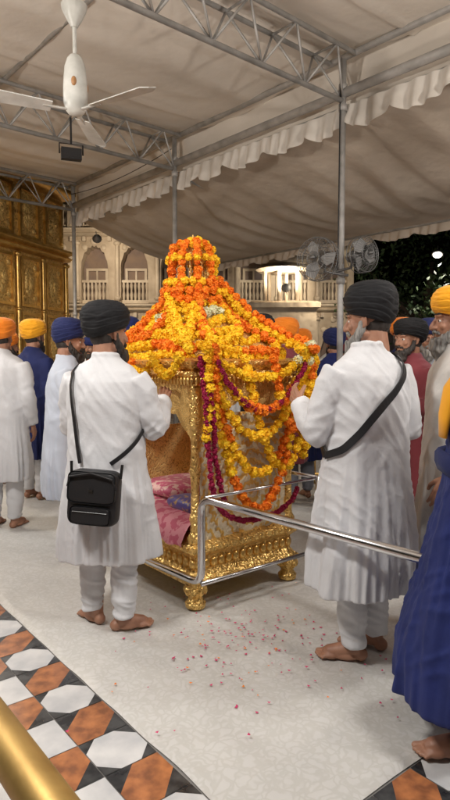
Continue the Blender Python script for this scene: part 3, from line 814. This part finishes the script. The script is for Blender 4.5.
def carpetmat():
    m=bpy.data.materials.new('damask_sheet'); t,N,L,P=nt(m)
    tc=N.new('ShaderNodeTexCoord')
    w=N.new('ShaderNodeTexNoise'); w.inputs['Scale'].default_value=12; w.inputs['Detail'].default_value=2
    mx=N.new('ShaderNodeMixRGB'); mx.inputs[0].default_value=.13; L.new(tc.outputs['Object'],w.inputs[0]); L.new(tc.outputs['Object'],mx.inputs[1]); L.new(w.outputs['Color'],mx.inputs[2])
    v=N.new('ShaderNodeTexVoronoi'); v.feature='DISTANCE_TO_EDGE'; v.inputs['Scale'].default_value=26; L.new(mx.outputs[0],v.inputs[0])
    r=N.new('ShaderNodeValToRGB'); r.color_ramp.elements[0].position=.06; r.color_ramp.elements[1].position=.2
    r.color_ramp.elements[0].color=(.57,.56,.53,1); r.color_ramp.elements[1].color=(.63,.62,.60,1); L.new(v.outputs['Distance'],r.inputs[0])
    n=N.new('ShaderNodeTexNoise'); n.inputs['Scale'].default_value=1.3; n.inputs['Detail'].default_value=5; L.new(tc.outputs['Object'],n.inputs[0])
    m2=N.new('ShaderNodeMixRGB'); m2.blend_type='MULTIPLY'; m2.inputs[0].default_value=.35; L.new(r.outputs[0],m2.inputs[1])
    r3=N.new('ShaderNodeValToRGB'); r3.color_ramp.elements[0].position=.32; r3.color_ramp.elements[1].position=.62; r3.color_ramp.elements[0].color=(.74,.73,.71,1); L.new(n.outputs[0],r3.inputs[0]); L.new(r3.outputs[0],m2.inputs[2])
    L.new(m2.outputs[0],P.inputs['Base Color']); P.inputs['Roughness'].default_value=.45
    b=N.new('ShaderNodeBump'); b.inputs['Strength'].default_value=.9; b.inputs['Distance'].default_value=.005; L.new(r.outputs[0],b.inputs['Height'])
    n3=N.new('ShaderNodeTexNoise'); n3.inputs['Scale'].default_value=3.5; n3.inputs['Detail'].default_value=2.5; L.new(tc.outputs['Object'],n3.inputs[0])
    b2=N.new('ShaderNodeBump'); b2.inputs['Strength'].default_value=.8; b2.inputs['Distance'].default_value=.03; L.new(n3.outputs[0],b2.inputs['Height']); L.new(b.outputs[0],b2.inputs['Normal'])
    L.new(b2.outputs[0],P.inputs['Normal'])
    return m
mb=MB();vs=[];fs=[];nx,ny=260,230
for i in range(nx+1):
    for j in range(ny+1):
        x=-4.0+6.355*i/nx; y=0+5.6*j/ny
        h=.006+.012*max(0,1-6*abs(NZ(x*.7,y*1.1,4)))+.007*max(0,1-7*abs(NZ(x*1.6+3,y*1.0,8)))
        h=min(h,.018)
        ex=.012*NZ(x*3,0,1) if j==0 else 0
        ey=.012*NZ(0,y*3,1) if i==nx else 0
        if i in(0,nx) or j in(0,ny): h=.005
        vs.append((x+ey,y+ex,h))
for i in range(nx):
    for j in range(ny): a=i*(ny+1)+j; fs.append((a,a+ny+1,a+ny+2,a+1))
mb.add(vs,fs); cp=mb.obj('white_floor_cloth',carpetmat(),None,smooth=True,loc=FO); cp.rotation_euler=(0,0,R(-51))
mb=MB(); rnd=random.Random(5)
for i in range(230):
    if i<170: x=rnd.gauss(.12,.25); y=rnd.gauss(2.98,.24)
    else: x=rnd.uniform(-.7,.9); y=rnd.uniform(2.2,4.0)
    s=rnd.uniform(.005,.011); a=rnd.uniform(0,6.3); z=.0195+rnd.uniform(0,.003); u=Vector((math.cos(a),math.sin(a),0))*s; w=Vector((-math.sin(a),math.cos(a),0))*s*.7
    p0=Vector((x,y,z)); up=Vector((0,0,s*.4)); mb.cm=0 if rnd.random()<.8 else 1
    mb.add([p0-u+up,p0-w,p0+u+up,p0+w],[(0,1,2,3)])
mb.obj('rose_petals',[mat('petal_pink',(.6,.03,.14),.6),M_fO])

# ------------------------------------------------------------------ canopy structure
P1=Vector((1.1,5.77,0)); fb_=Vector((-.656,.755,0)); fi=Vector((-.755,-.656,0))
def cp_(a,b,z): v=P1+fi*a+fb_*b; return Vector((v.x,v.y,z))
def truss(mb,p0,p1,dz=.38,n=10,r=.024,rw=.011,two=True):
    p0=Vector(p0);p1=Vector(p1);up=Vector((0,0,dz))
    side=(p1-p0).cross(Vector((0,0,1))).normalized()*.14
    mb.tube([p0,p1],r,10)
    tops=[up+side,up-side] if two else [up]
    for t in tops: mb.tube([p0+t,p1+t],r*.9,10)
    for i in range(n):
        a=p0.lerp(p1,i/n);b=p0.lerp(p1,(i+.5)/n);c2=p0.lerp(p1,(i+1)/n)
        for t in tops: mb.tube([a,b+t],rw,6); mb.tube([b+t,c2],rw,6)
        if two: mb.tube([b+tops[0],b+tops[1]],rw,6)
CA=empty('canopy_frame',(0,0,0))
mb=MB()
for b in(-2.7,0,2.65,5.4): truss(mb,cp_(0,b,3.86),cp_(9,b,3.86),n=17)
mb.tube([cp_(0,-8,3.93),cp_(0,5.6,3.93)],.042,12); mb.tube([cp_(-.10,-8,3.83),cp_(-.10,5.6,3.83)],.026,12); mb.tube([cp_(0,-8,4.25),cp_(0,5.6,4.25)],.03,12)
for a in(2.2,4.4,6.6): mb.tube([cp_(a,-8,4.27),cp_(a,5.6,4.27)],.022,10)
for b in(-2.7,0,2.65,5.4): mb.tube([cp_(0,b,0),cp_(0,b,4.25)],.030,14)
for b in(-2.7,0,2.65,5.4):
    mb.lathe([(.11,0),(.11,.012),(.045,.02),(.04,.06)],20,tuple(cp_(0,b,0)))
    for z in(3.80,3.98,2.2): mb.lathe([(.031,-.03),(.042,-.028),(.042,.028),(.031,.03)],14,tuple(cp_(0,b,z)))
mb.tube([cp_(-3.0,-8,3.33),cp_(-3.0,5.6,3.33)],.025,10)
for b in(-2.7,0,2.65,5.4): mb.tube([cp_(-.1,b,3.78),cp_(-3.0,b,3.33)],.02,10)
mb.obj('steel_members',M_frame,CA,smooth=True)
mb=MB()
def cable(a,b,sag,r=.005):
    a=Vector(a);b=Vector(b); mb.tube([a.lerp(b,t/14)-Vector((0,0,sag*4*(t/14)*(1-t/14))) for t in range(15)],r,6)
cable(cp_(.05,2.65,4.1),cp_(.05,5.4,4.1),.08)
cable(cp_(.04,0,4.1),cp_(.045,0,2.3),.0,.006)
mb.obj('electric_cables',M_dark,CA,smooth=True)
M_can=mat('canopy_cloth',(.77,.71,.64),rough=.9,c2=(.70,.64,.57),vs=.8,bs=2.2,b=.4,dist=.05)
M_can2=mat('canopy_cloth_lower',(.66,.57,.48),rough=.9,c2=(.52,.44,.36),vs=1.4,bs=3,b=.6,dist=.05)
mb=MB();vs=[];fs=[];na,nb=120,220
for i in range(na+1):
    for j in range(nb+1):
        a=-.15+9.6*i/na; b=-8+13.6*j/nb
        sb=abs(math.sin(math.pi*(b)/2.67)); sa=abs(math.sin(math.pi*a/2.2))
        z=4.33-.10*sb*(.5+.5*sa)-.03*(1-2*abs(NZ(a*.5,b*1.6,0)))*sb+ .008*NZ(a*3,b*5,2)-.022*max(0,1-abs(((b+20)%1.335)-.667)/.06)
        vs.append(cp_(a,b,z))
for i in range(na):
    for j in range(nb): k=i*(nb+1)+j; fs.append((k,k+nb+1,k+nb+2,k+1))
mb.add(vs,fs)
vs=[];fs=[]
for j in range(nb+1):
    b=-8+13.6*j/nb
    for t in range(5): vs.append(cp_(-.152-.02*math.sin(t*.9+b*9)*.6,b,4.34-.56*t/4))
for j in range(nb):
    for t in range(4): k=j*5+t; fs.append((k,k+5,k+6,k+1))
mb.add(vs,fs)
mb.obj('canopy_ceiling_cloth',M_can,CA,smooth=True)
def valance(line,z0,h,mm,name,step=.016):
    mb=MB();vs=[];fs=[]
    a,b0,b1=line; n=int((b1-b0)/step); rows=8
    for i in range(n+1):
        b=b0+(b1-b0)*i/n
        sc=abs(math.sin(math.pi*(b+.12*NZ(b*.8,0,0))/.55))**.7
        for j in range(rows+1):
            t=j/rows; hh=h*(.6+.4*sc)
            rip=.028*math.sin(b*38+4*NZ(b*2,0,0))*(.35+.65*t)+.04*NZ(b*5,t*2,7)*t
            p_=cp_(a-rip+.04*t,b,z0-hh*t-.03*abs(NZ(b*1.3,0,3))); vs.append(p_)
    for i in range(n):
        for j in range(rows): k=i*(rows+1)+j; fs.append((k,k+rows+1,k+rows+2,k+1))
    mb.add(vs,fs); mb.obj(name,mm,CA,smooth=True)
M_val=mat('valance_cloth',(.76,.72,.67),rough=.85,c2=(.64,.60,.55),vs=5)
valance((-.06,-6,5.6),3.84,.25,M_val,'valance_cloth')
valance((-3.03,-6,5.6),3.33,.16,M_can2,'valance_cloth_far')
mb=MB();vs=[];fs=[];na,nb=60,260
for i in range(na+1):
    for j in range(nb+1):
        t=i/na; a=-.2-2.8*t; b=-6+11.6*j/nb
        z=3.78-.45*t-.16*math.sin(math.pi*t)*(.7+.3*math.cos(b*1.2))-.06*(1-2*abs(NZ(a*.4,b*2.0,9)))*math.sin(math.pi*t)+.012*math.sin(b*14+NZ(b,a,0)*3)*math.sin(math.pi*t)
        vs.append(cp_(a,b,z))
for i in range(na):
    for j in range(nb): k=i*(nb+1)+j; fs.append((k,k+nb+1,k+nb+2,k+1))
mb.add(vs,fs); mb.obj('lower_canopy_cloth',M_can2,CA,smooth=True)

# ceiling fan
F=empty('ceiling_fan',(-.93,3.85,3.00),R(-32))
mb=MB()
mb.lathe([(.02,-.03),(.045,-.02),(.066,.01),(.075,.05),(.075,.09),(.073,.15),(.07,.20),(.064,.26),(.048,.31),(.033,.33),(.016,.34)],28)
mb.tube([(0,0,.3),(0,0,1.26)],.013,10); mb.lathe([(.02,.50),(.045,.54),(.075,.60),(.08,.63),(.03,.66)],20)
mb.obj('motor_and_rod',M_fanw,F,auto=40)
mb=MB()
for k in range(3):
    a=k*2.094-.9; mb.ell((.069*math.cos(a),.069*math.sin(a),.15),(.017,.017,.03),12,8)
mb.obj('trim_badge',mat('fan_trim',(.4,.2,.08),.4),F,smooth=True)
mb=MB()
for k in range(3):
    a=k*2*math.pi/3; u=Vector((math.cos(a),math.sin(a),0)); w=Vector((-math.sin(a),math.cos(a),0))
    vs=[];n=10
    for i in range(n+1):
        t=i/n; rr=.15+.46*t; hw=.045+.018*t-(.03 if i==n else 0)
        for s in(-1,1):
            for dz in(-.003,.003): vs.append(u*rr+w*hw*s+Vector((0,0,s*.012+dz)))
    fs=[]
    for i in range(n):
        o=i*4; fs+=[(o,o+4,o+6,o+2),(o+1,o+3,o+7,o+5),(o,o+1,o+5,o+4),(o+2,o+6,o+7,o+3)]
    fs+=[(0,2,3,1),(n*4,n*4+1,n*4+3,n*4+2)]
    mb.add(vs,fs); mb.tube([u*.06,u*.2],.014,8,flat=.5)
mb.obj('blades',M_fanw,F,smooth=False)

def cagefan(loc,rz,r,arm):
    E=empty('wall_fan',loc,rz); mb=MB()
    for rr,y in((r,0),(r*.97,-.05),(r*.97,.05),(r*.6,-.085),(r*.3,-.095),(r*.6,.07)):
        mb.tube([(rr*math.cos(a*math.pi/18),y,rr*math.sin(a*math.pi/18)) for a in range(36)],.0035,6,closed=True)
    for k in range(40):
        a=k*math.pi/20; c2,s2=math.cos(a),math.sin(a)
        mb.tube([(r*.12*c2,-.1,r*.12*s2),(r*.6*c2,-.085,r*.6*s2),(r*.97*c2,-.05,r*.97*s2),(r*c2,0,r*s2),(r*.6*c2,.07,r*.6*s2),(r*.2*c2,.08,r*.2*s2)],.0018,4)
    mb.lathe([(.02,-.01),(.03,0),(.03,.01)],16,(0,-.1,0))
    mb.ell((0,.12,0),(.055,.08,.055)); mb.tube([(0,.12,0),(0,.14,-.1),arm],.014,8)
    mb.obj('guard_and_motor',M_fang,E,smooth=True)
    mb=MB()
    for k in range(3):
        a=k*2.094; u=Vector((math.cos(a),0,math.sin(a))); w=Vector((-math.sin(a),0,math.cos(a)))
        mb.add([u*.03-w*.02,u*r*.5-w*.07+Vector((0,-.02,0)),u*r*.88-w*.04+Vector((0,-.02,0)),u*r*.88+w*.05+Vector((0,.02,0)),u*r*.4+w*.05+Vector((0,.02,0)),u*.03+w*.02],[(0,1,2,3,4,5)])
    mb.obj('blades',mat('fan_blade_grey',(.3,.3,.3),.4),E)
cagefan((1.27,5.62,2.42),R(35),.165,(-.14,.2,-.14)); cagefan((.86,5.62,2.38),R(-38),.20,(.2,.22,-.14))
E=empty('floodlight',(-1.55,6.2,3.52),R(20)); mb=MB(); mb.box((-.10,-.04,-.055),(.10,.04,.055)); mb.box((-.085,-.046,-.042),(.085,-.039,.042)); mb.tube([(-.115,0,0),(-.115,0,.10),(.115,0,.10),(.115,0,0)],.008,6); mb.tube([(0,0,.10),(0,0,.36)],.01,6); mb.obj('housing',M_dark,E)

# ------------------------------------------------------------------ background buildings
def archfn(lo,hi,n=0,k=.5):
    return lambda t: lo+(hi-lo)*(math.sin(math.pi*t)**k) - (.05*abs(math.sin(n*math.pi*t)) if n else 0)
def facade(name,loc,rz,width,bays,h,mm,inner,trim,storeys,dep=.35):
    E=empty(name,loc,rz); mb=MB(); mi=MB(); mt=MB()
    bw=width/bays
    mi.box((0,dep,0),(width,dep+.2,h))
    for (z0,z1,cus) in storeys:
        for i in range(bays):
            x0=i*bw; pw=bw*.16
            mb.box((x0,0,z0),(x0+pw,dep,z1)); mb.box((x0+bw-pw,0,z0),(x0+bw-.002,dep,z1))
            sp=z0+(z1-z0)*.55; ap=z1-(z1-z0)*.12
            mb.strip(x0+pw,x0+bw-pw,z1,archfn(sp,ap,cus),(0,0,0),(1,0,0),(0,1,0),dep,36)
            mt.tube([(x0+pw*.5,-.03,z0),(x0+pw*.5,-.03,z1-.1)],.05,10); mt.ell((x0+pw*.5,-.04,z1-.16),(.09,.08,.06),10,6); mt.ell((x0+pw*.5,-.04,z0+.1),(.08,.08,.07),10,6)
            mt.ell((x0+bw/2,-.01,z1-.06*(z1-z0)),(.09,.03,.09),12,8)
            for s in(-1,1): mt.ell((x0+bw/2+s*bw*.24,-.005,z1-.16*(z1-z0)),(.07,.025,.07),12,8)
            mt.box((x0+pw+.06,dep-.05,z0),(x0+pw+.12,dep-.003,sp)); mt.box((x0+bw-pw-.12,dep-.05,z0),(x0+bw-pw-.06,dep-.003,sp)); mt.box((x0+pw+.121,dep-.05,sp-.06),(x0+bw-pw-.121,dep-.003,sp))
            mt.box((x0+bw/2-.02,dep-.04,z0),(x0+bw/2+.02,dep-.003,sp-.061))
            if z0>1:
                mt.box((x0+pw,.12,z0),(x0+bw-pw,.16,z0+.08)); mt.box((x0+pw,.12,z0+.5),(x0+bw-pw,.16,z0+.56))
                for q in range(7): xx=x0+pw+(bw-2*pw)*(q+.5)/7; mt.lathe([(.025,.08),(.04,.2),(.02,.3),(.04,.42),(.025,.5)],8,(xx,.14,z0))
        mt.rect([(.0,z1-.005),(.06,z1+.02),(.1,z1+.06),(.05,z1+.1),(.14,z1+.15),(.14,z1+.19),(0,z1+.22)],0,width,0,dep-.01)
        for q in range(int(width/.3)): mt.box((q*.3+.1,-.1,z1-.12),(q*.3+.18,-.001,z1-.01))
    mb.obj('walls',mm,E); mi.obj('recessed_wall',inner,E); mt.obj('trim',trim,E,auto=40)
    return E
M_inner=mat('dark_plaster',(.26,.19,.15),rough=.8,c2=(.15,.12,.13),vs=1.5,bs=9,b=.6,kind='voronoi',dist=.03)  # dark brown plaster for the recessed walls
facade('white_marble_building',(-6.5,14.6,0),0,9.6,10,6.0,M_stone,M_inner,M_strim,[(0,2.6,5),(2.83,4.4,7),(4.63,5.8,5)])
E=empty('marble_kiosk',(1.3,13.6,0)); mb=MB()
mb.rect([(0,0),(0,2.55),(.08,2.6),(.08,2.7),(0,2.74)],-.7,.7,-.4,.4)
for k in range(6):
    a=k*math.pi/3+.26; mb.tube([(.42*math.cos(a),.3*math.sin(a),2.72),(.42*math.cos(a),.3*math.sin(a),3.45)],.045,10)
mb.lathe([(.55,3.42),(.62,3.46),(.56,3.52),(.5,3.56),(.53,3.7),(.48,3.88),(.3,4.08),(.1,4.22),(.04,4.3),(.06,4.36),(.01,4.5)],28)
mb.obj('kiosk_body',M_stone,E,auto=40)
# gilded panelled wall
E=empty('gilded_panel_wall',(-4.95,6.3,0),R(72)); mb=MB(); mt=MB(); mp_=MB()
mb.box((0,.1,0),(6.0,.35,4.9))
for z0,z1 in((.2,1.15),(1.25,2.3),(2.4,3.3),(3.62,4.5)):
    for i in range(8):
        x0=i*.75+.09;x1=x0+.57
        for a,b,c2,d in((x0,x1,z0,z0+.05),(x0,x1,z1-.05,z1),(x0,x0+.05,z0+.051,z1-.051),(x1-.05,x1,z0+.051,z1-.051)): mt.box((a,.05,c2),(b,.099,d))
        mp_.ell(((x0+x1)/2,.095,(z0+z1)/2),(.15,.05,(z1-z0)*.3),20,12)
        mp_.ell(((x0+x1)/2,.05,(z0+z1)/2),(.07,.03,(z1-z0)*.14),16,10)
        for sx in(-1,1):
            for sz in(-1,1): mp_.ell(((x0+x1)/2+sx*.17,.095,(z0+z1)/2+sz*(z1-z0)*.31),(.055,.03,.055),12,8)
for i in range(9): mt.tube([(i*.75,.06,0),(i*.75,.06,3.34)],.045,12); mt.ell((i*.75,.05,3.3),(.08,.07,.05),12,8); mt.ell((i*.75,.05,2.35),(.065,.06,.04),12,8)
mt.rect([(0,3.36),(.06,3.38),(.1,3.44),(.04,3.48),(.12,3.54),(.12,3.58),(0,3.6)],0,6,.06,.098)
mt.rect([(0,4.55),(.1,4.6),(.16,4.68),(.16,4.74),(0,4.8)],0,6,.06,.098)
mb.obj('wall_slab',M_goldw,E); mt.obj('mouldings',M_brass,E,auto=40); mp_.obj('relief_medallions',M_goldw,E,smooth=True)
facade('distant_white_pavilion',(4.2,17.5,0),R(-8),9.0,8,3.2,M_stone,M_inner,M_strim,[(0,2.6,5)])
E=empty('golden_grille_fence',(.75,6.95,0),R(-4)); mb=MB()
for z in(.1,.9,1.3): mb.box((0,-.02,z),(2.6,.02,z+.04))
for k in range(27): mb.tube([(k*.1,0,0),(k*.1,0,1.36)],.01,8); mb.ell((k*.1,0,1.38),(.018,.018,.03),8,6)
for k in range(4): mb.lathe([(.05,0),(.05,.1),(.035,.14),(.035,1.3),(.055,1.36),(.03,1.42),(.045,1.48),(.004,1.56)],14,(k*.866,0,0))
mb.obj('bars',M_brass,E,smooth=True)

def tree(name,loc,h,seed,cr):
    rnd=random.Random(seed); E=empty(name,loc); mb=MB()
    mb.tube([(0,0,0),(.08,.05,h*.25),(-.05,.1,h*.5),(.05,0,h*.8)],[.22,.17,.12,.04],10)
    ends=[]
    for k in range(11):
        a=rnd.uniform(0,6.3); z0=h*rnd.uniform(.3,.65); l=cr*rnd.uniform(.6,1.1)
        e=(l*math.cos(a),l*math.sin(a),z0+h*rnd.uniform(.1,.38)); ends.append(e); m_=(e[0]*.5,e[1]*.5,(z0+e[2])*.5-.1)
        mb.tube([(0,.05,z0),m_,e],[.07,.045,.015],7)
    mb.obj('trunk_and_limbs',mat('bark',(.08,.055,.04),.9,bs=20,b=.6),E,smooth=True)
    ml=MB()
    for e in ends+[(0,0,h*.85)]:
        for c2 in range(6):
            cc=Vector(e)+Vector([rnd.gauss(0,.45) for _ in range(3)]); cs=rnd.uniform(.22,.5); ml.cm=rnd.choice((0,0,1))
            for q in range(50):
                p=cc+Vector([rnd.gauss(0,cs*.6) for _ in range(3)]); u=Vector([rnd.uniform(-1,1) for _ in range(3)]).normalized()*.07; w=u.cross(Vector([rnd.uniform(-1,1) for _ in range(3)])).normalized()*.035
                ml.add([p-u,p+w,p+u,p-w],[(0,1,2,3)])
    ml.obj('foliage',[mat('leaf_dark',(.03,.06,.02),.6),mat('leaf_light',(.06,.10,.03),.6)],E)
tree('tree',(5.0,14.8,0),4.8,1,1.7); tree('tree',(8.2,15.6,0),5.2,2,2.2)

# ------------------------------------------------------------------ lamps
def fillpanel(loc,power,size=.55,colr=(1,.96,.91)):  # added fill panels outside the frame, put in to brighten the scene
    E=empty('added_fill_panel',loc)
    mb=MB(); s=size/2; mb.box((-s-.03,-s-.03,.02),(s+.03,s+.03,.07)); 
    for x0,x1,y0,y1 in((-s-.03,-s,-s-.03,s+.03),(s,s+.03,-s-.03,s+.03),(-s,s,-s-.03,-s),(-s,s,s,s+.03)): mb.box((x0,y0,-.01),(x1,y1,.019))
    mb.tube([(0,0,.07),(0,0,.45)],.012,6); mb.obj('housing',M_frame,E)
    l=bpy.data.lights.new('fill_panel_light','AREA'); l.shape='SQUARE'; l.size=size; l.energy=power; l.color=colr
    o=bpy.data.objects.new('fill_light',l); col.objects.link(o); o.parent=E; o.location=(0,0,.005)
fillpanel((-1.7,1.2,3.7),112); fillpanel((1.6,.8,3.7),62); fillpanel((3.1,3.4,3.7),66); fillpanel((-3.6,4.6,3.7),76)
fillpanel((-3.3,7.4,3.7),62,colr=(1,.88,.7)); fillpanel((3.8,6.4,3.1),34)
def lamp(loc,power,r=.05,colr=(1,.93,.82),name='spot_lamp',aim=None,spot=140,up=False):
    E=empty(name,loc)
    d=Vector(aim).normalized() if aim else Vector((0,0,-1))
    H=empty('head'); H.parent=E; H.rotation_euler=d.to_track_quat('-Z','Y').to_euler()
    mb=MB(); mb.lathe([(r*1.3,.0),(r*1.35,.03),(r*1.0,.08),(r*.5,.12),(.01,.13)],20); mb.tube([(0,0,.12),(0,0,.25)],.01,6); mb.obj('housing',M_frame,H,auto=40)
    mb=MB(); mb.ell((0,0,.0),(r,r,r*.6),20,10); mb.obj('bulb',mat('lamp_glow_'+name,colr,emit=18),H,smooth=True)
    l=bpy.data.lights.new('light','SPOT'); l.energy=power; l.color=colr; l.spot_size=R(spot); l.spot_blend=.8; l.shadow_soft_size=r
    o=bpy.data.objects.new('light',l); col.objects.link(o); o.parent=H; o.location=(0,0,-.06)
lamp((2.50,7.0,3.52),130,.06)
lamp((4.75,13.6,3.80),160,.09,aim=(-.2,-.5,-1))
lamp((1.3,12.9,3.0),250,.08,(1,.86,.62),'uplight_lamp',aim=(0,.7,.7))
lamp((-2.6,12.4,3.9),200,.07,(1,.80,.55),aim=(-.1,1,-.5),spot=160)
lamp((2.3,12.6,3.3),120,.08,(1,.82,.58),aim=(-.3,.6,-.6),spot=150)
W3=(1,.92,.82)
lamp((-3.3,2.0,2.5),450,.12,W3,'added_ceiling_fill',aim=(3.2,3.6,1.6),spot=120)  # three added, unseen spots aimed up to brighten the canopy cloth
lamp((3.2,1.2,2.5),420,.12,W3,'added_ceiling_fill',aim=(-2.6,4.2,1.6),spot=120)
lamp((-.2,-1.0,2.7),320,.12,W3,'added_ceiling_fill',aim=(0,3.6,1.9),spot=105)

# ------------------------------------------------------------------ world, sun, camera
w=bpy.data.worlds.new('World'); scene.world=w; w.use_nodes=True
N=w.node_tree.nodes; L=w.node_tree.links
sk=N.new('ShaderNodeTexSky'); sk.sky_type='NISHITA'; sk.sun_disc=False; sk.sun_elevation=R(-4); sk.sun_rotation=R(220)
L.new(sk.outputs[0],N['Background'].inputs[0]); N['Background'].inputs[1].default_value=.05
s=bpy.data.lights.new('moonlight','SUN'); s.energy=.02; s.angle=R(.5); s.color=(.8,.88,1); so=bpy.data.objects.new('moonlight',s); col.objects.link(so); so.rotation_euler=(R(50),0,R(220))
cam=bpy.data.cameras.new('camera'); co=bpy.data.objects.new('camera',cam); col.objects.link(co)
co.location=(0,0,1.45); co.rotation_euler=(R(90-3.8),0,0)
cam.sensor_fit='VERTICAL'; cam.sensor_height=36; cam.lens=27; cam.clip_end=600; cam.clip_start=.05
scene.camera=co
scene.view_settings.view_transform='Standard'; scene.view_settings.look='None'; scene.view_settings.exposure=0
